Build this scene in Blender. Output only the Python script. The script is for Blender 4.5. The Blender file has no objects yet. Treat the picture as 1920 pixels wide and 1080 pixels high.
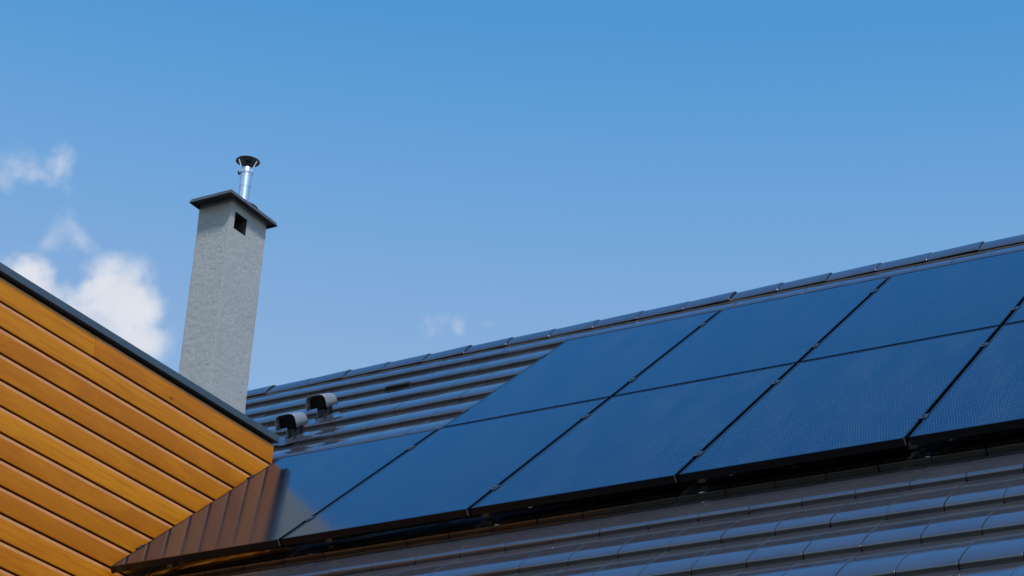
import bpy, bmesh, math, random
from mathutils import Vector, Matrix
from mathutils import noise as mnoise
random.seed(7)
R = math.radians
sc = bpy.context.scene
col = sc.collection

# ------------------------------------------------------------------ camera
GZ = 5.25                       # height of the panel corner used as local origin
PITCH = 0.69596                 # roof pitch (39.9 deg)
cR = Vector((0.86381, 0.50112, 0.05213)); cU = Vector((0.18469, -0.41122, 0.89263)); cF = Vector((-0.46875, 0.76143, 0.44777))
cam = bpy.data.cameras.new('camera'); camo = bpy.data.objects.new('camera', cam); col.objects.link(camo)
cam.sensor_width = 36.0; cam.lens = 36.0*4223.4/1920.0
cam.clip_start = 0.1; cam.clip_end = 9000.0
M3 = Matrix((cR, cU, -cF)).transposed()
camo.matrix_world = Matrix.Translation(Vector((7.1764, -8.00975, -3.6309+GZ))) @ M3.to_4x4()
sc.camera = camo

# ------------------------------------------------------------------ world
SUN_EL, SUN_AZ = R(54), R(132)          # azimuth from +Y towards +X
w = bpy.data.worlds.new('World'); sc.world = w; w.use_nodes = True
nt = w.node_tree; nt.nodes.clear()
def N(nt, t, **k):
    n = nt.nodes.new(t)
    for a, b in k.items(): setattr(n, a, b)
    return n
def L(nt, a, b): nt.links.new(a, b)
def vmath(nt, op, a, b=None, out=0):
    n = N(nt, 'ShaderNodeVectorMath', operation=op)
    for i, x in enumerate((a, b)):
        if x is None: continue
        if isinstance(x, (tuple, list)): n.inputs[i].default_value = x
        else: L(nt, x, n.inputs[i])
    return n
def fm(nt, op, a, b=None, c=None, clamp=False):
    n = N(nt, 'ShaderNodeMath', operation=op, use_clamp=clamp)
    for i, x in enumerate((a, b, c)):
        if x is None: continue
        if isinstance(x, (int, float)): n.inputs[i].default_value = x
        else: L(nt, x, n.inputs[i])
    return n.outputs[0]
def mixc(nt, f, a, b, mode='MIX'):
    n = N(nt, 'ShaderNodeMix', data_type='RGBA', blend_type=mode)
    for s, x in ((n.inputs[0], f), (n.inputs[6], a), (n.inputs[7], b)):
        if isinstance(x, (int, float)): s.default_value = x
        elif isinstance(x, (tuple, list)): s.default_value = (*x, 1) if len(x) == 3 else x
        else: L(nt, x, s)
    return n.outputs[2]
sky = N(nt, 'ShaderNodeTexSky', sky_type='NISHITA', sun_disc=False, sun_elevation=SUN_EL, sun_rotation=SUN_AZ,
        altitude=200.0, air_density=1.0, dust_density=0.6, ozone_density=2.2)
bg = N(nt, 'ShaderNodeBackground'); bg.inputs[1].default_value = 0.15
out = N(nt, 'ShaderNodeOutputWorld'); tc = N(nt, 'ShaderNodeTexCoord')
sepz = N(nt, 'ShaderNodeSeparateXYZ'); L(nt, tc.outputs['Generated'], sepz.inputs[0])
zr = N(nt, 'ShaderNodeValToRGB'); L(nt, sepz.outputs[2], zr.inputs[0]); els = zr.color_ramp.elements
for _ in range(3): els.new(.5)
for e_, (p_, c_) in zip(els, ((.30, (1.12, 1.08, 1.0)), (.42, (1.08, 1.10, 1.03)), (.485, (.78, 1.11, 1.15)), (.55, (.46, 1.04, 1.19)), (.68, (.29, 1.02, 1.50)))):
    e_.position = p_; e_.color = (*c_, 1)
tint = mixc(nt, 1.0, sky.outputs[0], zr.outputs[0], 'MULTIPLY')
# clouds: noise density within soft regions of the sky dome
nA = N(nt, 'ShaderNodeTexNoise'); nA.inputs['Scale'].default_value = 32; nA.inputs['Detail'].default_value = 8; nA.inputs['Roughness'].default_value = 0.56
L(nt, tc.outputs['Generated'], nA.inputs['Vector'])
nB = N(nt, 'ShaderNodeTexNoise'); nB.inputs['Scale'].default_value = 70; nB.inputs['Detail'].default_value = 6
L(nt, tc.outputs['Generated'], nB.inputs['Vector'])
def px_dir(x, y): return (cF + cR*((x-960)/4223.4) - cU*((y-540)/4223.4)).normalized()
UPV = Vector((0, 0, 1))
def blob(x, y, ax, ay, rot, strength):
    """soft elliptical region of the dome around a fixed compass direction; radii in radians"""
    d = px_dir(x, y); e = d.cross(UPV).normalized(); u = e.cross(d)
    a = e*math.cos(rot)+u*math.sin(rot); b = -e*math.sin(rot)+u*math.cos(rot)
    p = fm(nt, 'DIVIDE', vmath(nt, 'DOT_PRODUCT', tc.outputs['Generated'], tuple(a)).outputs['Value'], ax)
    q = fm(nt, 'DIVIDE', vmath(nt, 'DOT_PRODUCT', tc.outputs['Generated'], tuple(b)).outputs['Value'], ay)
    # both dot products vanish at the region's centre direction only in front of it
    r2 = fm(nt, 'ADD', fm(nt, 'MULTIPLY', p, p), fm(nt, 'MULTIPLY', q, q))
    front = fm(nt, 'GREATER_THAN', vmath(nt, 'DOT_PRODUCT', tc.outputs['Generated'], tuple(d)).outputs['Value'], 0.5)
    return fm(nt, 'MULTIPLY', fm(nt, 'MULTIPLY', fm(nt, 'SUBTRACT', 1.0, r2, clamp=True), front), strength)
BL = [(205, 580, .034, .027, .1, 1.0), (232, 540, .022, .018, .6, .75), (262, 628, .020, .016, -.8, .85), (150, 600, .03, .024, 0, 1.0), (112, 560, .020, .018, 0, .85), (190, 510, .022, .012, .2, .7), (60, 525, .024, .015, -.3, 1.0), (15, 500, .014, .014, 0, .8),
      (28, 318, .018, .014, .2, .52), (120, 310, .014, .014, -.6, .55), (80, 335, .024, .010, -.1, .50), (15, 345, .014, .012, 0, .45),
      (100, 430, .015, .018, -.9, .54), (150, 465, .016, .012, -.7, .50), (86, 385, .012, .012, 0, .42), (55, 470, .02, .015, 0, .36), (20, 400, .03, .03, 0, .25),
      (795, 617, .020, .012, 0, .66), (858, 618, .008, .008, 0, .62), (920, 610, .008, .007, 0, .60), (1685, 350, .001, .001, 0, .0)]
m = None
for b in BL:
    v = blob(*b); m = v if m is None else fm(nt, 'MAXIMUM', m, v)
# unseen soft clouds behind the viewer, added for reflections in the flue pipe
sep = N(nt, 'ShaderNodeSeparateXYZ'); L(nt, tc.outputs['Generated'], sep.inputs[0])
nC = N(nt, 'ShaderNodeTexNoise'); nC.inputs['Scale'].default_value = 2.2; nC.inputs['Detail'].default_value = 7
L(nt, tc.outputs['Generated'], nC.inputs['Vector'])
back = fm(nt, 'MULTIPLY', fm(nt, 'MULTIPLY', fm(nt, 'SUBTRACT', -0.25, sep.outputs[1]), 3.0, clamp=True), fm(nt, 'MULTIPLY', fm(nt, 'SUBTRACT', nC.outputs[0], 0.50), 7.0, clamp=True))
nz = fm(nt, 'ADD', fm(nt, 'MULTIPLY', nA.outputs[0], 0.7), fm(nt, 'MULTIPLY', nB.outputs[0], 0.3))
dens = fm(nt, 'ADD', m, fm(nt, 'MULTIPLY', fm(nt, 'SUBTRACT', nz, 0.5), 2.6))
mr = N(nt, 'ShaderNodeMapRange', interpolation_type='SMOOTHSTEP'); L(nt, dens, mr.inputs[0])
mr.inputs[1].default_value = 0.28; mr.inputs[2].default_value = 1.0; mr.inputs[3].default_value = 0; mr.inputs[4].default_value = 0.95
mskd = fm(nt, 'MULTIPLY', mr.outputs[0], fm(nt, 'MULTIPLY', m, 1.35, clamp=True))
allc = fm(nt, 'MAXIMUM', mskd, fm(nt, 'MULTIPLY', back, 0.7))
cc = mixc(nt, nB.outputs[0], (3.45, 3.65, 4.15), (4.25, 4.35, 4.6))
skyc = mixc(nt, allc, tint, cc)
L(nt, skyc, bg.inputs[0]); L(nt, bg.outputs[0], out.inputs[0])

# ------------------------------------------------------------------ sun and exposure
sd = bpy.data.lights.new('sun', 'SUN'); sd.energy = 2.8; sd.angle = R(9); sd.color = (1.0, .95, .88)
so = bpy.data.objects.new('sun', sd); col.objects.link(so)
sv = Vector((math.sin(SUN_AZ)*math.cos(SUN_EL), math.cos(SUN_AZ)*math.cos(SUN_EL), math.sin(SUN_EL)))
so.rotation_euler = sv.to_track_quat('Z', 'Y').to_euler()
sc.view_settings.view_transform = 'Standard'; sc.view_settings.look = 'None'; sc.view_settings.exposure = 0.35; sc.view_settings.gamma = 1.0

# ------------------------------------------------------------------ helpers
def tag(o, label=None, cat=None, group=None, kind=None):
    if label: o['label'] = label
    if cat: o['category'] = cat
    if group: o['group'] = group
    if kind: o['kind'] = kind
    return o
def empty(name, loc, parent=None):
    o = bpy.data.objects.new(name, None); o.location = loc; o.empty_display_size = .2; col.objects.link(o)
    if parent: o.parent = parent
    return o
def mesh(name, V, F, mat, parent=None, loc=None, smooth=False, bevel=0, seg=2, mats=None, mi=None, weld=False):
    """V are in world coordinates (z without GZ); the object is placed at loc with its vertices relative to it"""
    me = bpy.data.meshes.new(name); me.from_pydata([tuple(v) for v in V], [], F)
    for mm in (mats or [mat]): me.materials.append(mm)
    if mi:
        for p, i in zip(me.polygons, mi): p.material_index = i
    bm = bmesh.new(); bm.from_mesh(me)
    if weld: bmesh.ops.remove_doubles(bm, verts=bm.verts, dist=1e-5)
    bmesh.ops.recalc_face_normals(bm, faces=bm.faces) if weld else None
    if bevel: bmesh.ops.bevel(bm, geom=bm.edges[:], offset=bevel, segments=seg, affect='EDGES', profile=.5)
    bm.to_mesh(me); bm.free()
    if smooth:
        for p in me.polygons: p.use_smooth = True
        me.set_sharp_from_angle(angle=R(smooth if smooth is not True else 35))
    o = bpy.data.objects.new(name, me); col.objects.link(o)
    if parent: o.parent = parent
    if loc is not None: o.location = loc
    return o
SP, CP = math.sin(PITCH), math.cos(PITCH)
ES = Vector((0, CP, SP)); NN = Vector((0, -SP, CP)); EX = Vector((1, 0, 0))
def rf(u, v, h): return EX*u + ES*v + NN*h            # roof coordinates -> local xyz
def boxV(a, b, f=None):
    (x0, y0, z0), (x1, y1, z1) = a, b
    V = [Vector(p) for p in ((x0,y0,z0),(x1,y0,z0),(x1,y1,z0),(x0,y1,z0),(x0,y0,z1),(x1,y0,z1),(x1,y1,z1),(x0,y1,z1))]
    if f: V = [f(*p) for p in V]
    return V, [[0,3,2,1],[4,5,6,7],[0,1,5,4],[1,2,6,5],[2,3,7,6],[3,0,4,7]]
class MB:
    def __init__(s): s.V = []; s.F = []
    def add(s, VF):
        V, F = VF; n = len(s.V); s.V += [Vector(v) for v in V]; s.F += [[i+n for i in f] for f in F]; return s
    def box(s, a, b, f=None): return s.add(boxV(a, b, f))
def lathe(prof, c, n=32, cap=True, M=None):
    """prof [(r,z)] around vertical axis at c"""
    V = []; F = []
    for r, z in prof:
        for k in range(n):
            a = 2*math.pi*k/n; p = Vector((r*math.cos(a), r*math.sin(a), z))
            if M: p = M @ p
            V.append(p+Vector(c))
    for i in range(len(prof)-1):
        for k in range(n):
            k2 = (k+1) % n; F.append([i*n+k, i*n+k2, (i+1)*n+k2, (i+1)*n+k])
    if cap: F.append(list(range(n))[::-1]); F.append([(len(prof)-1)*n+k for k in range(n)])
    return V, F
def tube(a, b, r, n=10):
    a = Vector(a); b = Vector(b); q = (b-a).to_track_quat('Z', 'Y').to_matrix(); l = (b-a).length
    return lathe([(r, 0), (r, l)], a, n, True, q)

# ------------------------------------------------------------------ materials
def mat(name):
    m = bpy.data.materials.new(name); m.use_nodes = True; nt = m.node_tree; nt.nodes.clear()
    o = N(nt, 'ShaderNodeOutputMaterial'); b = N(nt, 'ShaderNodeBsdfPrincipled'); L(nt, b.outputs[0], o.inputs[0])
    t = N(nt, 'ShaderNodeTexCoord')
    return m, nt, b, t
def setb(b, **k):
    nm = dict(color='Base Color', rough='Roughness', metal='Metallic', ior='IOR', spec='Specular IOR Level', coat='Coat Weight', coatr='Coat Roughness')
    for a, v in k.items():
        s = b.inputs[nm[a]]
        if isinstance(v, (int, float)): s.default_value = v
        elif isinstance(v, tuple): s.default_value = (*v, 1)
        else: b.id_data.links.new(v, s)
def noise(nt, vec, scale, detail=4, rough=.5, dim='3D'):
    n = N(nt, 'ShaderNodeTexNoise'); n.inputs['Scale'].default_value = scale; n.inputs['Detail'].default_value = detail; n.inputs['Roughness'].default_value = rough
    L(nt, vec, n.inputs['Vector']); return n.outputs[0]
def mapping(nt, vec, s=(1,1,1), r=(0,0,0), l=(0,0,0)):
    n = N(nt, 'ShaderNodeMapping'); n.inputs['Scale'].default_value = s; n.inputs['Rotation'].default_value = r; n.inputs['Location'].default_value = l
    L(nt, vec, n.inputs[0]); return n.outputs[0]
def ramp(nt, f, stops):
    n = N(nt, 'ShaderNodeValToRGB'); L(nt, f, n.inputs[0]); e = n.color_ramp.elements
    while len(e) < len(stops): e.new(.5)
    for i, (p, c) in enumerate(stops): e[i].position = p; e[i].color = (*c, 1)
    return n.outputs[0]
def bump(nt, b, h, st=.3, dist=.01):
    n = N(nt, 'ShaderNodeBump'); n.inputs['Strength'].default_value = st; n.inputs['Distance'].default_value = dist
    L(nt, h, n.inputs['Height']); L(nt, n.outputs[0], b.inputs['Normal'])

# clay roof tile with a glossy slate coloured finish
m_tile, nt, b, t = mat('glazed_tile')
g = t.outputs['Object']
n1 = noise(nt, g, 5, 5); n2 = noise(nt, g, 60, 4, .6)
rnd = N(nt, 'ShaderNodeAttribute', attribute_name='tile_rnd')
c1 = ramp(nt, fm(nt, 'ADD', fm(nt, 'MULTIPLY', n1, .6), fm(nt, 'MULTIPLY', n2, .4)), [(.3, (.028, .031, .039)), (.7, (.044, .047, .057))])
c2 = mixc(nt, fm(nt, 'MULTIPLY', rnd.outputs['Fac'], .35), c1, (.040, .037, .041))
smr = fm(nt, 'MULTIPLY', fm(nt, 'SUBTRACT', noise(nt, mapping(nt, g, (1, 1, 1)), 9, 6, .65), .5), .22)
setb(b, color=c2, rough=fm(nt, 'ADD', .09, smr, clamp=True), ior=1.85)
bump(nt, b, noise(nt, g, 7, 3), .05, .005)

# black framed solar glass with its fine grid of pale solder points
m_glass, nt, b, t = mat('solar_glass')
uv = N(nt, 'ShaderNodeUVMap', uv_map='UVMap'); s = N(nt, 'ShaderNodeSeparateXYZ'); L(nt, uv.outputs[0], s.inputs[0])
def frac_dot(pu, pv, ru, rv):
    vv = fm(nt, 'DIVIDE', s.outputs[1], pv); row = fm(nt, 'FLOOR', vv)
    uu = fm(nt, 'ADD', fm(nt, 'DIVIDE', s.outputs[0], pu), fm(nt, 'MULTIPLY', row, .5))
    du = fm(nt, 'ABSOLUTE', fm(nt, 'SUBTRACT', fm(nt, 'FRACT', uu), .5)); dv = fm(nt, 'ABSOLUTE', fm(nt, 'SUBTRACT', fm(nt, 'FRACT', vv), .5))
    return fm(nt, 'MULTIPLY', fm(nt, 'LESS_THAN', du, ru), fm(nt, 'LESS_THAN', dv, rv))
dots = frac_dot(.0125, .0215, .14, .13)
wire0 = fm(nt, 'LESS_THAN', fm(nt, 'ABSOLUTE', fm(nt, 'SUBTRACT', fm(nt, 'FRACT', fm(nt, 'DIVIDE', s.outputs[0], .0132)), .5)), .06)
cells = mixc(nt, noise(nt, t.outputs['Object'], 1.3, 2), (.0012, .004, .012), (.002, .006, .016))
dn = fm(nt, 'MULTIPLY', dots, fm(nt, 'ADD', .25, fm(nt, 'MULTIPLY', noise(nt, t.outputs['Object'], 34, 2), 1.2)))
cb0 = mixc(nt, dn, cells, (.075, .125, .195))
oi = N(nt, 'ShaderNodeObjectInfo')
du = fm(nt, 'MULTIPLY', fm(nt, 'SUBTRACT', noise(nt, mapping(nt, t.outputs['Object'], (3, .7, 1)), 1.6, 5, .62), .42, clamp=True), fm(nt, 'ADD', .05, fm(nt, 'MULTIPLY', oi.outputs['Random'], .10)))
cb = mixc(nt, du, cb0, (.30, .30, .29))
setb(b, color=cb, rough=fm(nt, 'ADD', .085, fm(nt, 'MULTIPLY', du, 2.0)), ior=1.46)
b.inputs['Specular Tint'].default_value = (.55, .86, 1, 1)
bump(nt, b, noise(nt, t.outputs['Object'], 2.2, 2), .12, .004)

def simple(name, c, rough=.5, metal=0, var=.15, sc_=8, bm_=0, ior=1.5):
    m, nt, b, t = mat(name)
    n = noise(nt, t.outputs['Object'], sc_, 5, .6)
    a = tuple(x*(1-var) for x in c); d = tuple(min(1, x*(1+var)) for x in c)
    setb(b, color=ramp(nt, n, [(.3, a), (.7, d)]), metal=metal, ior=ior,
         rough=fm(nt, 'ADD', rough-.05, fm(nt, 'MULTIPLY', noise(nt, t.outputs['Object'], sc_*3, 4), .1)))
    if bm_: bump(nt, b, noise(nt, t.outputs['Object'], sc_*8, 4), .3, bm_)
    return m
m_frame = simple('black_anodised', (.002, .002, .0025), .22, .0, .1, ior=1.45)
m_rail = simple('galvanised_rail', (.30, .31, .31), .45, .8, .2, 20)
m_clamp = simple('black_clamp', (.03, .03, .032), .35, .3, .1)
m_trim = simple('anthracite_sheet_metal', (.045,.066,.088), .42, 0, .08, 3)
m_cap = simple('dark_sheet_metal', (.060, .056, .055), .45, 0, .15, 10)
m_steel = simple('brushed_stainless', (.66, .68, .71), .30, 1, .06, 14)
m_steel_in = simple('dark_steel', (.20, .19, .21), .5, .5, .3, 25)  # darker, duller steel of the storm collar and rain cowl
m_hood = simple('grey_vent_plastic', (.17, .18, .195), .25, 0, .08, 10)
m_pipe = simple('black_vent_pipe', (.004, .0045, .006), .35, 0, .1, 10, ior=1.35)
m_orange = simple('orange_seal', (.75, .12, .015), .5, 0, .1)
m_void = simple('unlit_flue_lining', (.035, .032, .03), .9, 0, .4, 40)
m_slot = simple('black_slot', (.004,.004,.004), .9, 0, .2, 40)
m_fleece = simple('ridge_fleece', (.02, .018, .017), .8, 0, .3, 40, .004)
m_plaster = simple('white_house_render', (.62, .61, .58), .85, 0, .06, 6, .002)

# rough cast grey chimney render
m_cast, nt, b, t = mat('rough_cast_render')
g = t.outputs['Object']
v = N(nt, 'ShaderNodeTexVoronoi'); v.inputs['Scale'].default_value = 230; L(nt, g, v.inputs['Vector'])
f1 = noise(nt, g, 250, 3, .7); f2 = noise(nt, g, 3, 4)
hh = fm(nt, 'ADD', fm(nt, 'MULTIPLY', f1, .9), fm(nt, 'MULTIPLY', v.outputs[0], .4))
cg = ramp(nt, hh, [(.34, (.10, .104, .102)), (.54, (.26, .27, .265)), (.76, (.44, .452, .45))])
st_ = mixc(nt, fm(nt, 'MULTIPLY', f2, .35), cg, (.22, .225, .22))
setb(b, color=st_, rough=.92); bump(nt, b, hh, .8, .005)

# stained timber cladding: each board its own tone, grain along the board
m_wood, nt, b, t = mat('oiled_larch')
g = t.outputs['Object']
ar = N(nt, 'ShaderNodeAttribute', attribute_name='board_rnd')
sp = N(nt, 'ShaderNodeSeparateXYZ'); L(nt, g, sp.inputs[0])
off = N(nt, 'ShaderNodeCombineXYZ'); L(nt, fm(nt, 'MULTIPLY', ar.outputs['Fac'], 37.0), off.inputs[0]); L(nt, fm(nt, 'MULTIPLY', ar.outputs['Fac'], 91.0), off.inputs[1])
gv = vmath(nt, 'ADD', g, off.outputs[0]).outputs[0]
gr1 = noise(nt, mapping(nt, gv, (1, 1.2, 34)), 1.6, 6, .62)
gr2 = noise(nt, mapping(nt, gv, (1, 3.0, 150)), 2.0, 4, .6)
blot = noise(nt, mapping(nt, gv, (1, 2.2, 5)), 1.4, 4)
base = ramp(nt, ar.outputs['Fac'], [(0, (.37, .110, .003)), (.5, (.44, .143, .0035)), (1, (.54, .195, .005))])
dk = mixc(nt, fm(nt, 'MULTIPLY', fm(nt, 'SUBTRACT', gr1, .45), 3.0, clamp=True), base, (.36, .095, .004))
dk = mixc(nt, .0, dk, dk)
lt = mixc(nt, fm(nt, 'MULTIPLY', fm(nt, 'SUBTRACT', blot, .5), 1.6, clamp=True), dk, (.62,.225,.007))
fin = mixc(nt, fm(nt, 'MULTIPLY', fm(nt, 'SUBTRACT', gr2, .47), 2.6, clamp=True), lt, (.28,.068,.003))
vk = N(nt, 'ShaderNodeTexVoronoi'); vk.inputs['Scale'].default_value = 2.1; L(nt, mapping(nt, gv, (1, .8, 1.6)), vk.inputs['Vector'])
knot = fm(nt, 'MULTIPLY', fm(nt, 'SUBTRACT', .030, vk.outputs[0]), 60, clamp=True)
fin = mixc(nt, knot, fin, (.13, .035, .006))
setb(b, color=fin, rough=.45, ior=1.36, spec=.25); bump(nt, b, fm(nt, 'ADD', gr1, fm(nt, 'MULTIPLY', gr2, .5)), .15, .002)
m_edge = simple('sky_sheen_board_edge', (.50, .19, .035), .30, 0, .15, 6, 0, 1.75)  # lighter, glossier chamfer faces; sky sheen put into the board edge's material
m_groove = simple('cladding_membrane', (.02, .008, .006), .9)

m_ground, nt, b, t = mat('lawn')
g = t.outputs['Object']
setb(b, color=ramp(nt, fm(nt, 'ADD', fm(nt, 'MULTIPLY', noise(nt, g, .12, 6), .6), fm(nt, 'MULTIPLY', noise(nt, g, 14, 5, .7), .4)),
                  [(.35, (.022, .028, .018)), (.55, (.034, .040, .028)), (.75, (.058, .058, .048))]), rough=.95)
bump(nt, b, noise(nt, g, 30, 5, .7), .6, .05)

# ------------------------------------------------------------------ ground
gnd = mesh('ground', [(-3500, -3500, 0), (3500, -3500, 0), (3500, 3500, 0), (-3500, 3500, 0)], [[0, 1, 2, 3]], m_ground)
tag(gnd, kind='structure')

# ------------------------------------------------------------------ the tiled house
house = empty('house', (2.4, 3.3, 0))
tag(house, 'house with a steep glossy dark tiled roof carrying the solar panels', 'house')
H0 = Vector((2.4, 3.3, 0))
def hm(name, V, F, m, parent=house, base=H0, **k):
    """mesh whose vertices are given in local xyz (origin at the panel corner), parented with the parent's base point"""
    V = [Vector(v) + Vector((0, 0, GZ)) - base for v in V]
    return mesh(name, V, F, m, parent, **k)

UL, UR = -3.35, 7.3            # roof extent along the ridge
VR = 4.335                     # slope length up to the ridge
BASE = -0.1545                  # batten plane under the panels' top plane
rows = [-0.23-.341*k for k in range(7, 0, -1)] + [-.23, .112] + [.112+.354*k for k in range(1, 8)] + [2.945, 3.31, 3.655, 4.02]
VE = rows[0]
# back slope mirrored about the ridge
ridge = rf(0, VR, BASE); YR, ZR = ridge.y, ridge.z
UJ = 4.204 - .2328*40; TW = .2328
prof = [(.0010, .0065), (0.0, .012), (.0004, .021), (.0016, .0252), (.0035, .0282), (.007, .0302), (.013, .0318), (.028, .0334), (.05, .0343), (.08, .0345), (.11, .0333), (.15, .0300), (.20, .0247), (.25, .0189), (.30, .0128), (.365, .0050)]
V = []; F = []; RN = []
def tile(u0, v0, nxt, skip=False, mirror=False):
    jr = random.gauss(0, .0004); tl = random.gauss(0, .0004); tw = random.gauss(0, .0002); du = random.gauss(0, .0007)
    rr = random.random(); L_ = nxt-v0+.02
    xs = [(.0023, -.011), (.0023, -.0022), (.0031, -.0006), (.0041, 0.0), (.0052, 0.0), (TW-.0052, 0.0), (TW-.0041, -.0), (TW-.0031, -.0007), (TW-.0023, -.0024), (TW-.0023, -.011)]
    n0 = len(V); nx = len(xs)
    for (t_, h) in prof:
        t2 = t_ if t_ < .14 else .14+(t_-.14)*(L_-.14)/(.365-.14)
        for (x, dh) in xs:
            hh_ = h + dh*(1.0 if t_ > 0 else 1) + jr + tl*(t_/.3)+ tw*(x/TW-.5)*(1-t_/.3)*2
            
            p = rf(u0+x+du, v0+t2, BASE+hh_)
            if mirror: p = Vector((p.x, 2*YR-p.y, p.z))
            V.append(p)
    for i in range(len(prof)-1):
        for k in range(nx-1):
            f = [n0+i*nx+k, n0+i*nx+k+1, n0+(i+1)*nx+k+1, n0+(i+1)*nx+k]
            F.append(f if not mirror else f[::-1]); RN.append(rr)
ncol = int((UR-UJ)/TW)+1
for ri, v0 in enumerate(rows):
    nxt = rows[ri+1] if ri+1 < len(rows) else VR-.02
    for c in range(ncol):
        u0 = UJ + c*TW
        if u0 < UL-.02 or u0 > UR-TW+.02: continue
        tile(u0, v0, nxt)
        tile(u0, v0, nxt, mirror=True)
roof = hm('roof', V, F, m_tile, smooth=50)
a = roof.data.attributes.new('tile_rnd', 'FLOAT', 'FACE')
for i, r_ in enumerate(RN): a.data[i].value = r_
# underlay deck below the tiles (part of the roof)
MBd = MB()
MBd.box((UL+.02, VE+.03, BASE-.10), (UR-.02, VR-.02, BASE-.004), rf)
Vd = [Vector((p.x, p.y, p.z)) for p in MBd.V]
MBd2 = MB(); MBd2.add((Vd, MBd.F)); MBd2.add(([Vector((p.x, 2*YR-p.y, p.z)) for p in Vd], [f[::-1] for f in MBd.F]))
deck = hm('roof_deck', MBd2.V, MBd2.F, m_fleece)
# ridge capping: overlapping angular-round cap tiles and the mesh strip under them
capV = []; capF = []
CT = ZR + .062
def cap_profile(sc_):
    pts = []
    for (y, z) in ((-.110, -.103), (-.110, -.094), (-.105, -.087), (-.090, -.071), (-.066, -.0445), (-.043, -.022), (-.024, -.0065), (0, 0), (.024, -.0065), (.043, -.022), (.066, -.0445), (.090, -.071), (.105, -.087), (.110, -.094), (.110, -.103)):
        pts.append((y*sc_, z*sc_ + (sc_-1)*.11))
    return pts
CL = .3215; CU0 = .50
k0 = int(math.floor((UL-CU0)/CL)); k1 = int(math.ceil((UR-CU0)/CL))
for k in range(k0, k1):
    u = CU0+k*CL
    if u < UL-.1 or u > UR-.2: continue
    n0 = len(capV); secs = [(-.05, .925), (CL*.3, .95), (CL*.8, .975), (CL-.02, .988), (CL-.006, .995), (CL-.001, .992), (CL, .985), (CL, .95)]
    dz = random.gauss(0, .0012); dy = random.gauss(0, .001); tilt = random.gauss(0, .002)
    for (du, s_) in secs:
        for (y, z) in cap_profile(s_): capV.append(Vector((u+du, YR+y+dy, CT+z+dz+tilt*du/CL)))
    nP = 15
    for i in range(len(secs)-1):
        for j in range(nP-1): capF.append([n0+i*nP+j, n0+(i+1)*nP+j, n0+(i+1)*nP+j+1, n0+i*nP+j+1])
caps = hm('ridge_capping', capV, capF, m_tile, smooth=40)
# crumpled fleece strip under the caps
fv = []; ff = []; nF = 420
for i in range(nF+1):
    u = UL+(UR-UL)*i/nF
    j = mnoise.noise(Vector((u*9, 0, 0)))*.006 + mnoise.noise(Vector((u*41, 3, 0)))*.005
    fv += [Vector((u, YR-.085, ZR-.030)), Vector((u, YR-.112, ZR-.062+j*.6)), rf(u, VR-.165+j*2.2, BASE+.028+abs(j)*.8)]
for i in range(nF):
    for k in range(2): ff.append([i*3+k, i*3+k+1, (i+1)*3+k+1, (i+1)*3+k])
hm('ridge_fleece', fv, ff, m_fleece, parent=caps)
# walls and gables
eave = rf(0, VE, BASE-.1); YE = eave.y+.35; ZE = eave.z+.35*math.tan(PITCH)-.05
wy0, wy1 = YE, 2*YR-YE; x0, x1 = UL+.3, UR-.3
zg = -GZ+.004
P = [(x0, wy0, zg), (x1, wy0, zg), (x1, wy1, zg), (x0, wy1, zg), (x0, wy0, ZE), (x1, wy0, ZE), (x1, wy1, ZE), (x0, wy1, ZE), (x0, YR, ZR-.2), (x1, YR, ZR-.2)]
hm('wall', P, [[0,1,5,4],[2,3,7,6],[1,2,6,9,5],[3,0,4,8,7],[0,3,2,1],[4,5,9,8],[6,7,8,9]], m_plaster)
# gutter along the eave
gp = [(.06*math.cos(a_), .06*math.sin(a_)) for a_ in [math.pi+math.pi*i/10 for i in range(11)]]
gc = rf(0, VE-.02, BASE-.05)
gv_ = []; gf = []
for x in (UL, UR):
    for (y, z) in gp: gv_.append(Vector((x, gc.y+y-.03, gc.z+z)))
for j in range(10): gf.append([j, j+1, 11+j+1, 11+j])
g_o = hm('gutter', gv_, gf, m_cap)
sm = g_o.modifiers.new('solid', 'SOLIDIFY'); sm.thickness = .003
# roof vent opening: short dark slot under one tile
mb = MB()
mb.box((-.435, 3.655-.016, BASE-.002), (-.255, 3.655+.03, BASE+.0345), rf)
hm('vent_slot', mb.V, mb.F, m_slot, parent=roof, bevel=.002)

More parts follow.
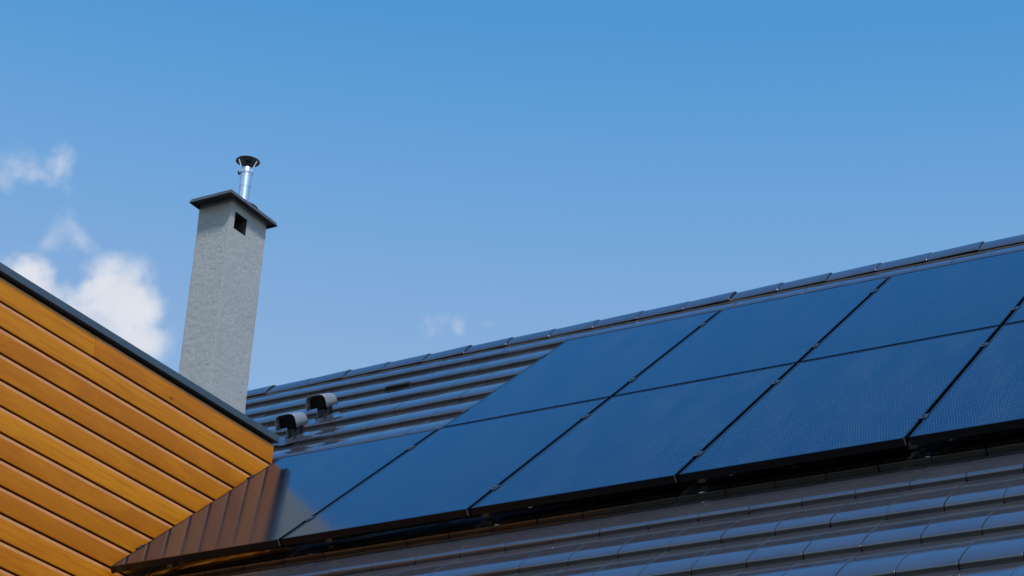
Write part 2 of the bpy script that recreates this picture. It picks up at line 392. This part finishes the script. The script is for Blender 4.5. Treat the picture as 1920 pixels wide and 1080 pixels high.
# ------------------------------------------------------------------ chimney (part of the house)
cx0, cx1, cy0, cy1, czb, czt = -0.835, -0.586, 1.314, 1.6687, .75, 2.8833
hy0, hy1, hz0, hz1 = 1.3563, 1.4757, 2.6959, 2.8098
def wall_grid(step=.0085):
    V = []; F = []; idx = {}
    def vid(p):
        key = tuple(round(c*1e4) for c in p)
        if key not in idx:
            q = Vector(p)
            nn = Vector((0, 0, 0))
            if abs(p[0]-cx1) < 1e-5: nn.x += 1
            if abs(p[0]-cx0) < 1e-5: nn.x -= 1
            if abs(p[1]-cy1) < 1e-5: nn.y += 1
            if abs(p[1]-cy0) < 1e-5: nn.y -= 1
            a = mnoise.noise(q*110)*.0018 + mnoise.noise(q*38+Vector((7, 1, 3)))*.0014 + mnoise.noise(q*3)*.0022
            r_ = -.0012 if (nn.x and nn.y) else 0
            idx[key] = len(V); V.append(q+nn*(a+r_))
        return idx[key]
    def lin(a, b, extra=()):
        n = max(1, round((b-a)/step)); s_ = [a+(b-a)*i/n for i in range(n+1)]
        for e in extra:
            k = min(range(len(s_)), key=lambda i: abs(s_[i]-e)); s_[k] = e
        return s_
    xs = lin(cx0, cx1); ys = lin(cy0, cy1, (hy0, hy1)); zs = lin(czb, czt, (hz0, hz1))
    for i in range(len(zs)-1):
        for j in range(len(xs)-1):
            F.append([vid((xs[j], cy0, zs[i])), vid((xs[j+1], cy0, zs[i])), vid((xs[j+1], cy0, zs[i+1])), vid((xs[j], cy0, zs[i+1]))])
            F.append([vid((xs[j], cy1, zs[i])), vid((xs[j], cy1, zs[i+1])), vid((xs[j+1], cy1, zs[i+1])), vid((xs[j+1], cy1, zs[i]))])
        for j in range(len(ys)-1):
            for X, s_ in ((cx1, 1), (cx0, -1)):
                if s_ == 1 and hy0-1e-6 <= ys[j] < hy1-1e-6 and hz0-1e-6 <= zs[i] < hz1-1e-6: continue
                f = [vid((X, ys[j], zs[i])), vid((X, ys[j+1], zs[i])), vid((X, ys[j+1], zs[i+1])), vid((X, ys[j], zs[i+1]))]
                F.append(f if s_ == 1 else f[::-1])
    return V, F
V, F = wall_grid()
chim = hm('chimney', V, F, m_cast, smooth=35)
# recess of the vent opening
e = .004; dx = .12
V = [(cx1+e-.004, hy0, hz0), (cx1, hy1, hz0), (cx1, hy1, hz1), (cx1, hy0, hz1), (cx1-dx, hy0, hz0), (cx1-dx, hy1, hz0), (cx1-dx, hy1, hz1), (cx1-dx, hy0, hz1)]
hm('vent_opening', V, [[0,1,5,4],[1,2,6,5],[2,3,7,6],[3,0,4,7],[4,5,6,7]], m_void, parent=chim, base=Vector((0,0,0)) + H0*0 + H0)
# sheet metal cap: sloping fascia, hollow underside
X0, X1, Y0, Y1 = -0.8469, -0.529, 1.224, 1.7072; z0, z1 = 2.8649, 2.8911
ti = .016
zi = 2.8838
V = [(X0, Y0, z0), (X1, Y0, z0), (X1, Y1, z0), (X0, Y1, z0), (X0+.010, Y0+.010, z1), (X1-.008, Y0+.010, z1), (X1-.008, Y1-.010, z1), (X0+.010, Y1-.010, z1), ((X0+X1)/2, (Y0+Y1)/2, z1+.02),
     (X0+.002, Y0+.002, z0), (X1-.002, Y0+.002, z0), (X1-.002, Y1-.002, z0), (X0+.002, Y1-.002, z0), (X0+.008, Y0+.008, zi), (X1-.008, Y0+.008, zi), (X1-.008, Y1-.008, zi), (X0+.008, Y1-.008, zi)]
F = [[0,1,5,4],[1,2,6,5],[2,3,7,6],[3,0,4,7],[4,5,8],[5,6,8],[6,7,8],[7,4,8],
     [0,9,10,1],[1,10,11,2],[2,11,12,3],[3,12,9,0],[9,13,14,10],[10,14,15,11],[11,15,16,12],[12,16,13,9],[13,16,15,14]]
hm('chimney_cap', V, F, m_cap, parent=chim)
fx, fy = -0.7018, 1.5566
hm('storm_collar', *lathe([(0.0992, 2.9531), (0.1011, 2.9559), (0.0919, 2.9651), (0.0423, 2.9899), (0.0395, 2.9871), (0.09, 2.9614), (0.0974, 2.9531), (0.0992, 2.9531)], (fx, fy, 0), 40, False), m_steel_in, parent=chim, smooth=35)
fl = hm('flue_pipe', *lathe([(0.0345, 2.8842), (0.0345, 3.192), (0.0363, 3.1939), (0.0363, 3.1966), (0.039, 3.1984), (0.039, 3.2352), (0.0381, 3.237), (0.0358, 3.2352), (0.0358, 3.1047)], (fx, fy, 0), 40, False), m_steel, parent=chim, smooth=35)
hm('rain_cowl', *lathe([(0.0032, 3.3206), (0.0744, 3.2931), (0.0763, 3.2903), (0.0744, 3.2894), (0.0032, 3.3151), (0.0032, 3.3206)], (fx, fy, 0), 48, False), m_steel_in, parent=chim, smooth=25)
for k in range(3):
    mb = MB()
    a_ = math.atan2(-8-2.4, 7.18+1.4)+ (k-1)*1.12 if k != 1 else math.atan2(-8-2.4, 7.18+1.4)+math.pi
    c_, s_ = math.cos(a_), math.sin(a_)
    def pt(r, z): return Vector((fx+r*c_, fy+r*s_, z))
    tdir = Vector((-s_, c_, 0))*.0045
    for (ra, za, rb, zb) in ((0.04, 3.2012, 0.0409, 3.2407), (0.0409, 3.2407, 0.0606, 3.2876)):
        A = pt(ra, za); B = pt(rb, zb); nrm = Vector((c_, s_, 0))*.0015
        mb.add(([A-tdir-nrm, A+tdir-nrm, A+tdir+nrm, A-tdir+nrm, B-tdir-nrm, B+tdir-nrm, B+tdir+nrm, B-tdir+nrm], [[0,3,2,1],[4,5,6,7],[0,1,5,4],[1,2,6,5],[2,3,7,6],[3,0,4,7]]))
    hm('cowl_bracket', mb.V, mb.F, m_steel, parent=chim)
# clamp band with its bolt, and the dark baffle in the pipe's mouth
mb = MB(); mb.add(lathe([(0.0397, 3.2021), (0.0409, 3.203), (0.0409, 3.2141), (0.0397, 3.215)], (fx, fy, 0), 40, False))
hm('pipe_clamp', mb.V, mb.F, m_steel, parent=chim, smooth=35)
mb = MB(); q = Vector((fx, fy, 3.2076)) - cR*.042; mb.add(tube(q-cR*.010+cU*.012, q-cR*.002-cU*.010, .0055, 8)); mb.add(tube(q-cR*.012, q+cR*.004, .004, 8))
hm('clamp_bolt', mb.V, mb.F, m_clamp, parent=chim)
hm('flue_baffle', *lathe([(0.011, 3.1782), (0.011, 3.2839), (0.0184, 3.2931), (0.0, 3.305)], (fx, fy, 0), 20, False), m_void, parent=chim, smooth=35)

# ------------------------------------------------------------------ timber clad wing
wing = empty('timber_wing', (-2.0, -1.6, 0))
tag(wing, 'flat roofed wing clad in horizontal orange brown timber boards with dark metal edge', 'building')
W0 = Vector((-2.0, -1.6, 0))
wx, wl, wyf, wyb = -.030, -4.2, -4.8, 1.262
ztop = 1.150
pitch_b = .1253; ztopg = 1.0335
V = []; F = []; RN = []; MI = []
def board(z_lo, z_hi, y0, y1, side):
    """profiled board: chamfer at the top edge, flat face, small radius at the foot; side = wall it hangs on"""
    gap = .0085; th = .019; rr = random.random()
    zl, zh = z_lo+.0005, z_hi-gap
    pr = [(0, zl+.001), (th-.002, zl), (th, zl+.002), (th, zh-.019), (th-.0045, zh-.002), (th-.007, zh), (0, zh)]
    n0 = len(V)
    tw_ = random.gauss(0, .0006)
    for y in (y0, y1):
        for (d, z) in pr:
            dd = d + (tw_ if d else 0)
            if side == 'right': V.append(Vector((wx-th+dd, y, z)))
            elif side == 'back': V.append(Vector((y, wyb-th+dd, z)))
            elif side == 'front': V.append(Vector((y, wyf+th-dd, z)))
            else: V.append(Vector((wl+th-dd, y, z)))
    n = len(pr)
    for j in range(n):
        j2 = (j+1) % n
        f = [n0+j, n0+j2, n0+n+j2, n0+n+j]; F.append(f); RN.append(rr); MI.append(1 if j in (3, 4) else 0)
    F.append([n0+j for j in range(n)]); RN.append(rr); F.append([n0+n+j for j in range(n)][::-1]); RN.append(rr); MI.extend([0, 0])
nb = int((ztopg+GZ)/pitch_b)
splits = {0: [-.283], 2: [.9], 3: [-2.3], 5: [-1.9], 7: [.35], 9: [-1.6], 10:[-.2]}
for k in range(-1, nb):
    zl = ztopg-pitch_b*(k+1); zh = ztopg-pitch_b*k
    if k == -1: zh = ztop+.01
    for side, a0, a1 in (('right', wyf, wyb), ('back', wl, wx-.0195), ('front', wl, wx-.0195), ('left', wyf+.0195, wyb-.0195)):
        cuts = [a0] + (sorted(splits.get(k+1, [])) if side == 'right' else []) + [a1]
        if side == 'right' and (k+1) not in splits and random.random() < .5: cuts.insert(1, random.uniform(-4, -2))
        for c0, c1 in zip(cuts[:-1], cuts[1:]):
            board(zl, zh, c0+.0006, c1-.0006, side)
clad = mesh('timber_cladding', [v+Vector((0, 0, GZ))-W0 for v in V], F, m_wood, wing, smooth=30, mats=[m_wood, m_edge], mi=MI)
a = clad.data.attributes.new('board_rnd', 'FLOAT', 'FACE')
# calmer sequence of tones for the boards in view
for i, r_ in enumerate(RN): a.data[i].value = r_
bm = bmesh.new(); bm.from_mesh(clad.data); bmesh.ops.recalc_face_normals(bm, faces=bm.faces); bm.to_mesh(clad.data); bm.free()
def wm(name, V, F, m, parent=wing, **k): return mesh(name, [Vector(v)+Vector((0, 0, GZ))-W0 for v in V], F, m, parent, **k)
mb = MB(); mb.box((wl+.022, wyf+.022, zg), (wx-.022, wyb-.022, ztop+.012)); wm('wall_core', mb.V, mb.F, m_groove)
# metal roof edge: face strip with a drip, closing the flat roof
mb = MB()
ex0, ex1, ey0, ey1 = wl-.03, wx+.020, wyf-.03, wyb+.020
mb.box((ex1-.024, ey0, 1.1665), (ex1, ey1, 1.207)); mb.box((ex0, ey0, 1.1665), (ex0+.024, ey1, 1.207))
mb.box((ex0+.0241, ey0, 1.1665), (ex1-.0241, ey0+.024, 1.207)); mb.box((ex0+.0241, ey1-.024, 1.1665), (ex1-.0241, ey1, 1.207))
wm('roof_edge_trim', mb.V, mb.F, m_trim, bevel=.0022)
mb = MB(); mb.box((ex0+.025, ey0+.025, ztop+.0125), (ex1-.025, ey1-.025, 1.200)); wm('flat_roof', mb.V, mb.F, m_fleece)

# ------------------------------------------------------------------ solar panels
PU, PV, GAPP = 1.04, 1.70, .022
def make_panel():
    root = empty('solar_panel', (0, 0, 0))
    w_, h_, t_ = PU-GAPP, PV-GAPP, .036
    fw = .011
    mb = MB()
    mb.box((0, 0, -t_), (w_, fw, 0)); mb.box((0, h_-fw, -t_), (w_, h_, 0))
    mb.box((0, fw+.0002, -t_), (fw, h_-fw-.0002, 0)); mb.box((w_-fw, fw+.0002, -t_), (w_, h_-fw-.0002, 0))
    mesh('frame', mb.V, mb.F, m_frame, root, bevel=.0009, seg=2)
    g0 = fw-.002
    V, F = boxV((g0, g0, -.006), (w_-g0, h_-g0, -.0016))
    gl = mesh('glass', V, F, m_glass, root)
    ul = gl.data.uv_layers.new(name='UVMap')
    for lp in gl.data.loops:
        c = gl.data.vertices[lp.vertex_index].co; ul.data[lp.index].uv = (c.x, c.y)
    V, F = boxV((g0, g0, -.010), (w_-g0, h_-g0, -.0064)); mesh('back_sheet', V, F, m_frame, root)
    for v in (.275, 1.345):
        mb = MB()
        mb.box((w_-.007, v-.030, .0004), (w_+GAPP+.007, v+.030, .0032)); mb.box((w_+.004, v-.026, -t_), (w_+GAPP-.004, v+.026, .0003))
        c_ = w_+GAPP/2
        Vh, Fh = lathe([(.0062, .0033), (.0062, .0078)], (c_, v, 0), 6); mb.add((Vh, Fh))
        mesh('clamp', mb.V, mb.F, m_clamp, root, bevel=.0005, seg=1)
    V, F = boxV((w_-.0015, -.0012, -.033), (w_+.0012, .0015, -.002)); mesh('corner_joint', V, F, m_steel, root)
    return root
def place(o, c, r):
    p = rf(c*PU+GAPP/2, r*PV+GAPP/2, 0) + Vector((0, 0, GZ))
    o.matrix_world = Matrix.Translation(p) @ Matrix((EX, ES, NN)).transposed().to_4x4()
proto = make_panel()
cells = [(0, 0), (1, 0), (2, 0), (3, 0), (4, 0), (1, 1), (2, 1), (3, 1), (4, 1)]
lab = {(0, 0): 'leftmost black solar panel, mirroring the orange timber wall beside it',
       (1, 0): 'black solar panel of the lower row, second from the timber wall',
       (2, 0): 'middle black solar panel of the lower row, third from the timber wall',
       (3, 0): 'black solar panel of the lower row, fourth from the timber wall',
       (4, 0): 'rightmost black solar panel of the lower row, cut by the right edge',
       (1, 1): 'first black solar panel of the upper row, bare roof tiles on its left',
       (2, 1): 'second black solar panel of the upper row, just below the ridge',
       (3, 1): 'third black solar panel of the upper row, reaching the right edge of the photo',
       (4, 1): 'sliver of black solar panel at the right end of the upper row'}
def dup(o):
    r = o.copy(); col.objects.link(r)
    for ch in list(o.children):
        c = ch.copy(); col.objects.link(c); c.parent = r
    return r
for i, cr in enumerate(cells):
    o = proto if i == 0 else dup(proto)
    place(o, *cr); tag(o, lab[cr], 'solar panel', 'solar panels on the tiled roof')
# small end clamps on the free left sides belong to the first panels of both rows
for o_, cr in ((proto, (0, 0)),):
    pass
def end_clamps(root):
    for v in (.275, 1.345):
        mb = MB(); mb.box((-.016, v-.028, .0004), (.007, v+.028, .0032)); mb.box((-.016, v-.026, -.036), (-.0015, v+.026, .0003))
        mesh('end_clamp', mb.V, mb.F, m_clamp, root, bevel=.0005, seg=1)
roots = [o for o in col.objects if o.name.startswith('solar_panel')]
end_clamps(roots[0]); end_clamps([o for o in roots if 'first black' in o['label']][0])

# ------------------------------------------------------------------ mounting rails with their roof hooks
def rail(u0, u1, v, hooks, label):
    base = rf((u0+u1)/2, v, BASE) + Vector((0, 0, GZ))
    r_ = empty('mounting_rail', base)
    tag(r_, label, 'rail', 'rails under the solar panels')
    mb = MB(); mb.box((u0, v-.019, -.0765), (u1, v+.019, -.0365), rf)
    mesh('rail_bar', [p+Vector((0, 0, GZ))-base for p in mb.V], mb.F, m_rail, r_, bevel=.001)
    for hu in hooks:
        mb = MB()
        mb.box((hu-.016, v-.055, -.112), (hu+.016, v-.049, -.045), rf)
        mb.box((hu-.016, v-.0485, -.112), (hu+.016, v+.06, -.106), rf)
        mb.box((hu-.014, v-.0485, -.083), (hu+.014, v-.0195, -.077), rf)
        mb.add(tube(rf(hu-.018, v-.058, -.062), rf(hu+.034, v-.058, -.062), .005, 8))
        mesh('roof_hook', [p+Vector((0, 0, GZ))-base for p in mb.V], mb.F, m_rail, r_, bevel=.0006, seg=1)
rail(.02, 5.25, .275, (.20, 1.16, 2.03, 3.13, 4.10, 5.05), 'lowest mounting rail, its steel hooks showing below the bottom edge of the panels')
rail(.02, 5.25, 1.345, (.20, 1.16, 2.03, 3.13, 4.10, 5.05), 'mounting rail under the upper part of the lower panel row')
rail(1.06, 5.25, PV+.275, (1.25, 2.03, 3.13, 4.10, 5.05), 'mounting rail under the lower part of the upper panel row')
rail(1.06, 5.25, PV+1.345, (1.25, 2.03, 3.13, 4.10, 5.05), 'topmost mounting rail, nearest the ridge')

# ------------------------------------------------------------------ roof vent pipes with hooded cowls
def vent(u, v, label, seal, hs=1.0):
    b0 = rf(u, v, -.1305); base = b0+Vector((0, 0, GZ))
    r_ = empty('roof_vent', base); tag(r_, label, 'roof vent', 'hooded pipes on the tiles')
    def vm(name, V, F, m, **k): return mesh(name, V, F, m, r_, **k)
    rad = .047; top = .098
    # moulded foot following the slope
    V = []; F = []; n = 28
    for (rr, h, fl) in ((.100, .001, 1), (.085, .004, 1), (.066, .007, 1), (.055, .011, 1), (rad+.001, .020, 1)):
        for k in range(n):
            a_ = 2*math.pi*k/n; p = EX*(rr*math.cos(a_)) + ES*(rr*math.sin(a_)*1.25*fl+rr*math.sin(a_)*(1-fl)) + NN*h
            V.append(p if fl > .5 else Vector((rr*math.cos(a_), rr*math.sin(a_), p.z)))
    for i in range(4):
        for k in range(n): F.append([i*n+k, i*n+(k+1) % n, (i+1)*n+(k+1) % n, (i+1)*n+k])
    vm('tile_foot', V, F, m_tile, smooth=50)
    vm('pipe', *lathe([(rad, -.03), (rad, top), (rad-.004, top), (rad-.004, .02)], (0, 0, 0), 32, False), m_pipe, smooth=35)
    if seal: vm('seal_ring', *lathe([(rad+.001, top-.012), (rad+.008, top-.012), (rad+.018, top+.002), (rad+.003, top+.012), (rad-.010, top+.012)], (0, 0, 0), 32, False), m_orange, smooth=35)
    # hood: arched shell, its open mouth towards the eave
    hw, hh_, d0, d1 = .069*hs, .078*hs, -.084, .06
    TILT = Matrix.Rotation(R(28), 3, 'X'); pv = Vector((0, 0, top-.014))
    def tl_(p): return TILT @ p + pv
    V = []; F = []; ns = 9; na = 22
    secs = [(d0-.012, 1.06, 1.0, -.022), (d0, 1.05, 1.0, -.018), (-.050, 1.0, 1.0, -.008), (-.01, .99, 1.0, 0), (.02, .98, .99, 0), (.042, .93, .95, 0), (.058, .80, .84, .0), (.068, .55, .62, .004), (.071, .15, .2, .01)]
    for (y, sw, sh, dz) in secs:
        for k in range(na+1):
            a_ = math.pi*k/na; c_, s_ = math.cos(a_), math.sin(a_)
            x = hw*sw*math.copysign(abs(c_)**.5, c_); z = hh_*sh*(s_**.45 if s_ > 0 else 0)
            low = (1-min(1, z/(hh_*.6)))
            V.append(tl_(Vector((x, y, z+dz*low*.4))))
    for i in range(len(secs)-1):
        for k in range(na): F.append([i*(na+1)+k, i*(na+1)+k+1, (i+1)*(na+1)+k+1, (i+1)*(na+1)+k])
    h_ = vm('hood', V, F, m_hood, smooth=50)
    sm = h_.modifiers.new('solid', 'SOLIDIFY'); sm.thickness = .0045; sm.offset = -1
    # inner baffle across the mouth
    V = []; F = []
    for k in range(na+1):
        a_ = math.pi*k/na; c_, s_ = math.cos(a_), math.sin(a_)
        x = (hw-.008)*math.copysign(abs(c_)**.5, c_); z = (hh_-.008)*(s_**.45 if s_ > 0 else 0)
        V += [tl_(Vector((x, -.066, z-.002))), tl_(Vector((x, -.062, z-.002)))]
    n = na+1
    F.append([2*k for k in range(n)]); F.append([2*k+1 for k in range(n)][::-1])
    for k in range(na): F.append([2*k, 2*k+1, 2*k+3, 2*k+2])
    F.append([2*na, 2*na+1, 1, 0])
    vm('baffle', V, F, m_pipe)
    return r_
vent(-.57, 2.686, 'grey hooded roof vent nearer the timber wing, orange seal under its hood', True)
vent(-.587, 3.087, 'grey hooded roof vent farther up the roof, all grey with no orange', False)
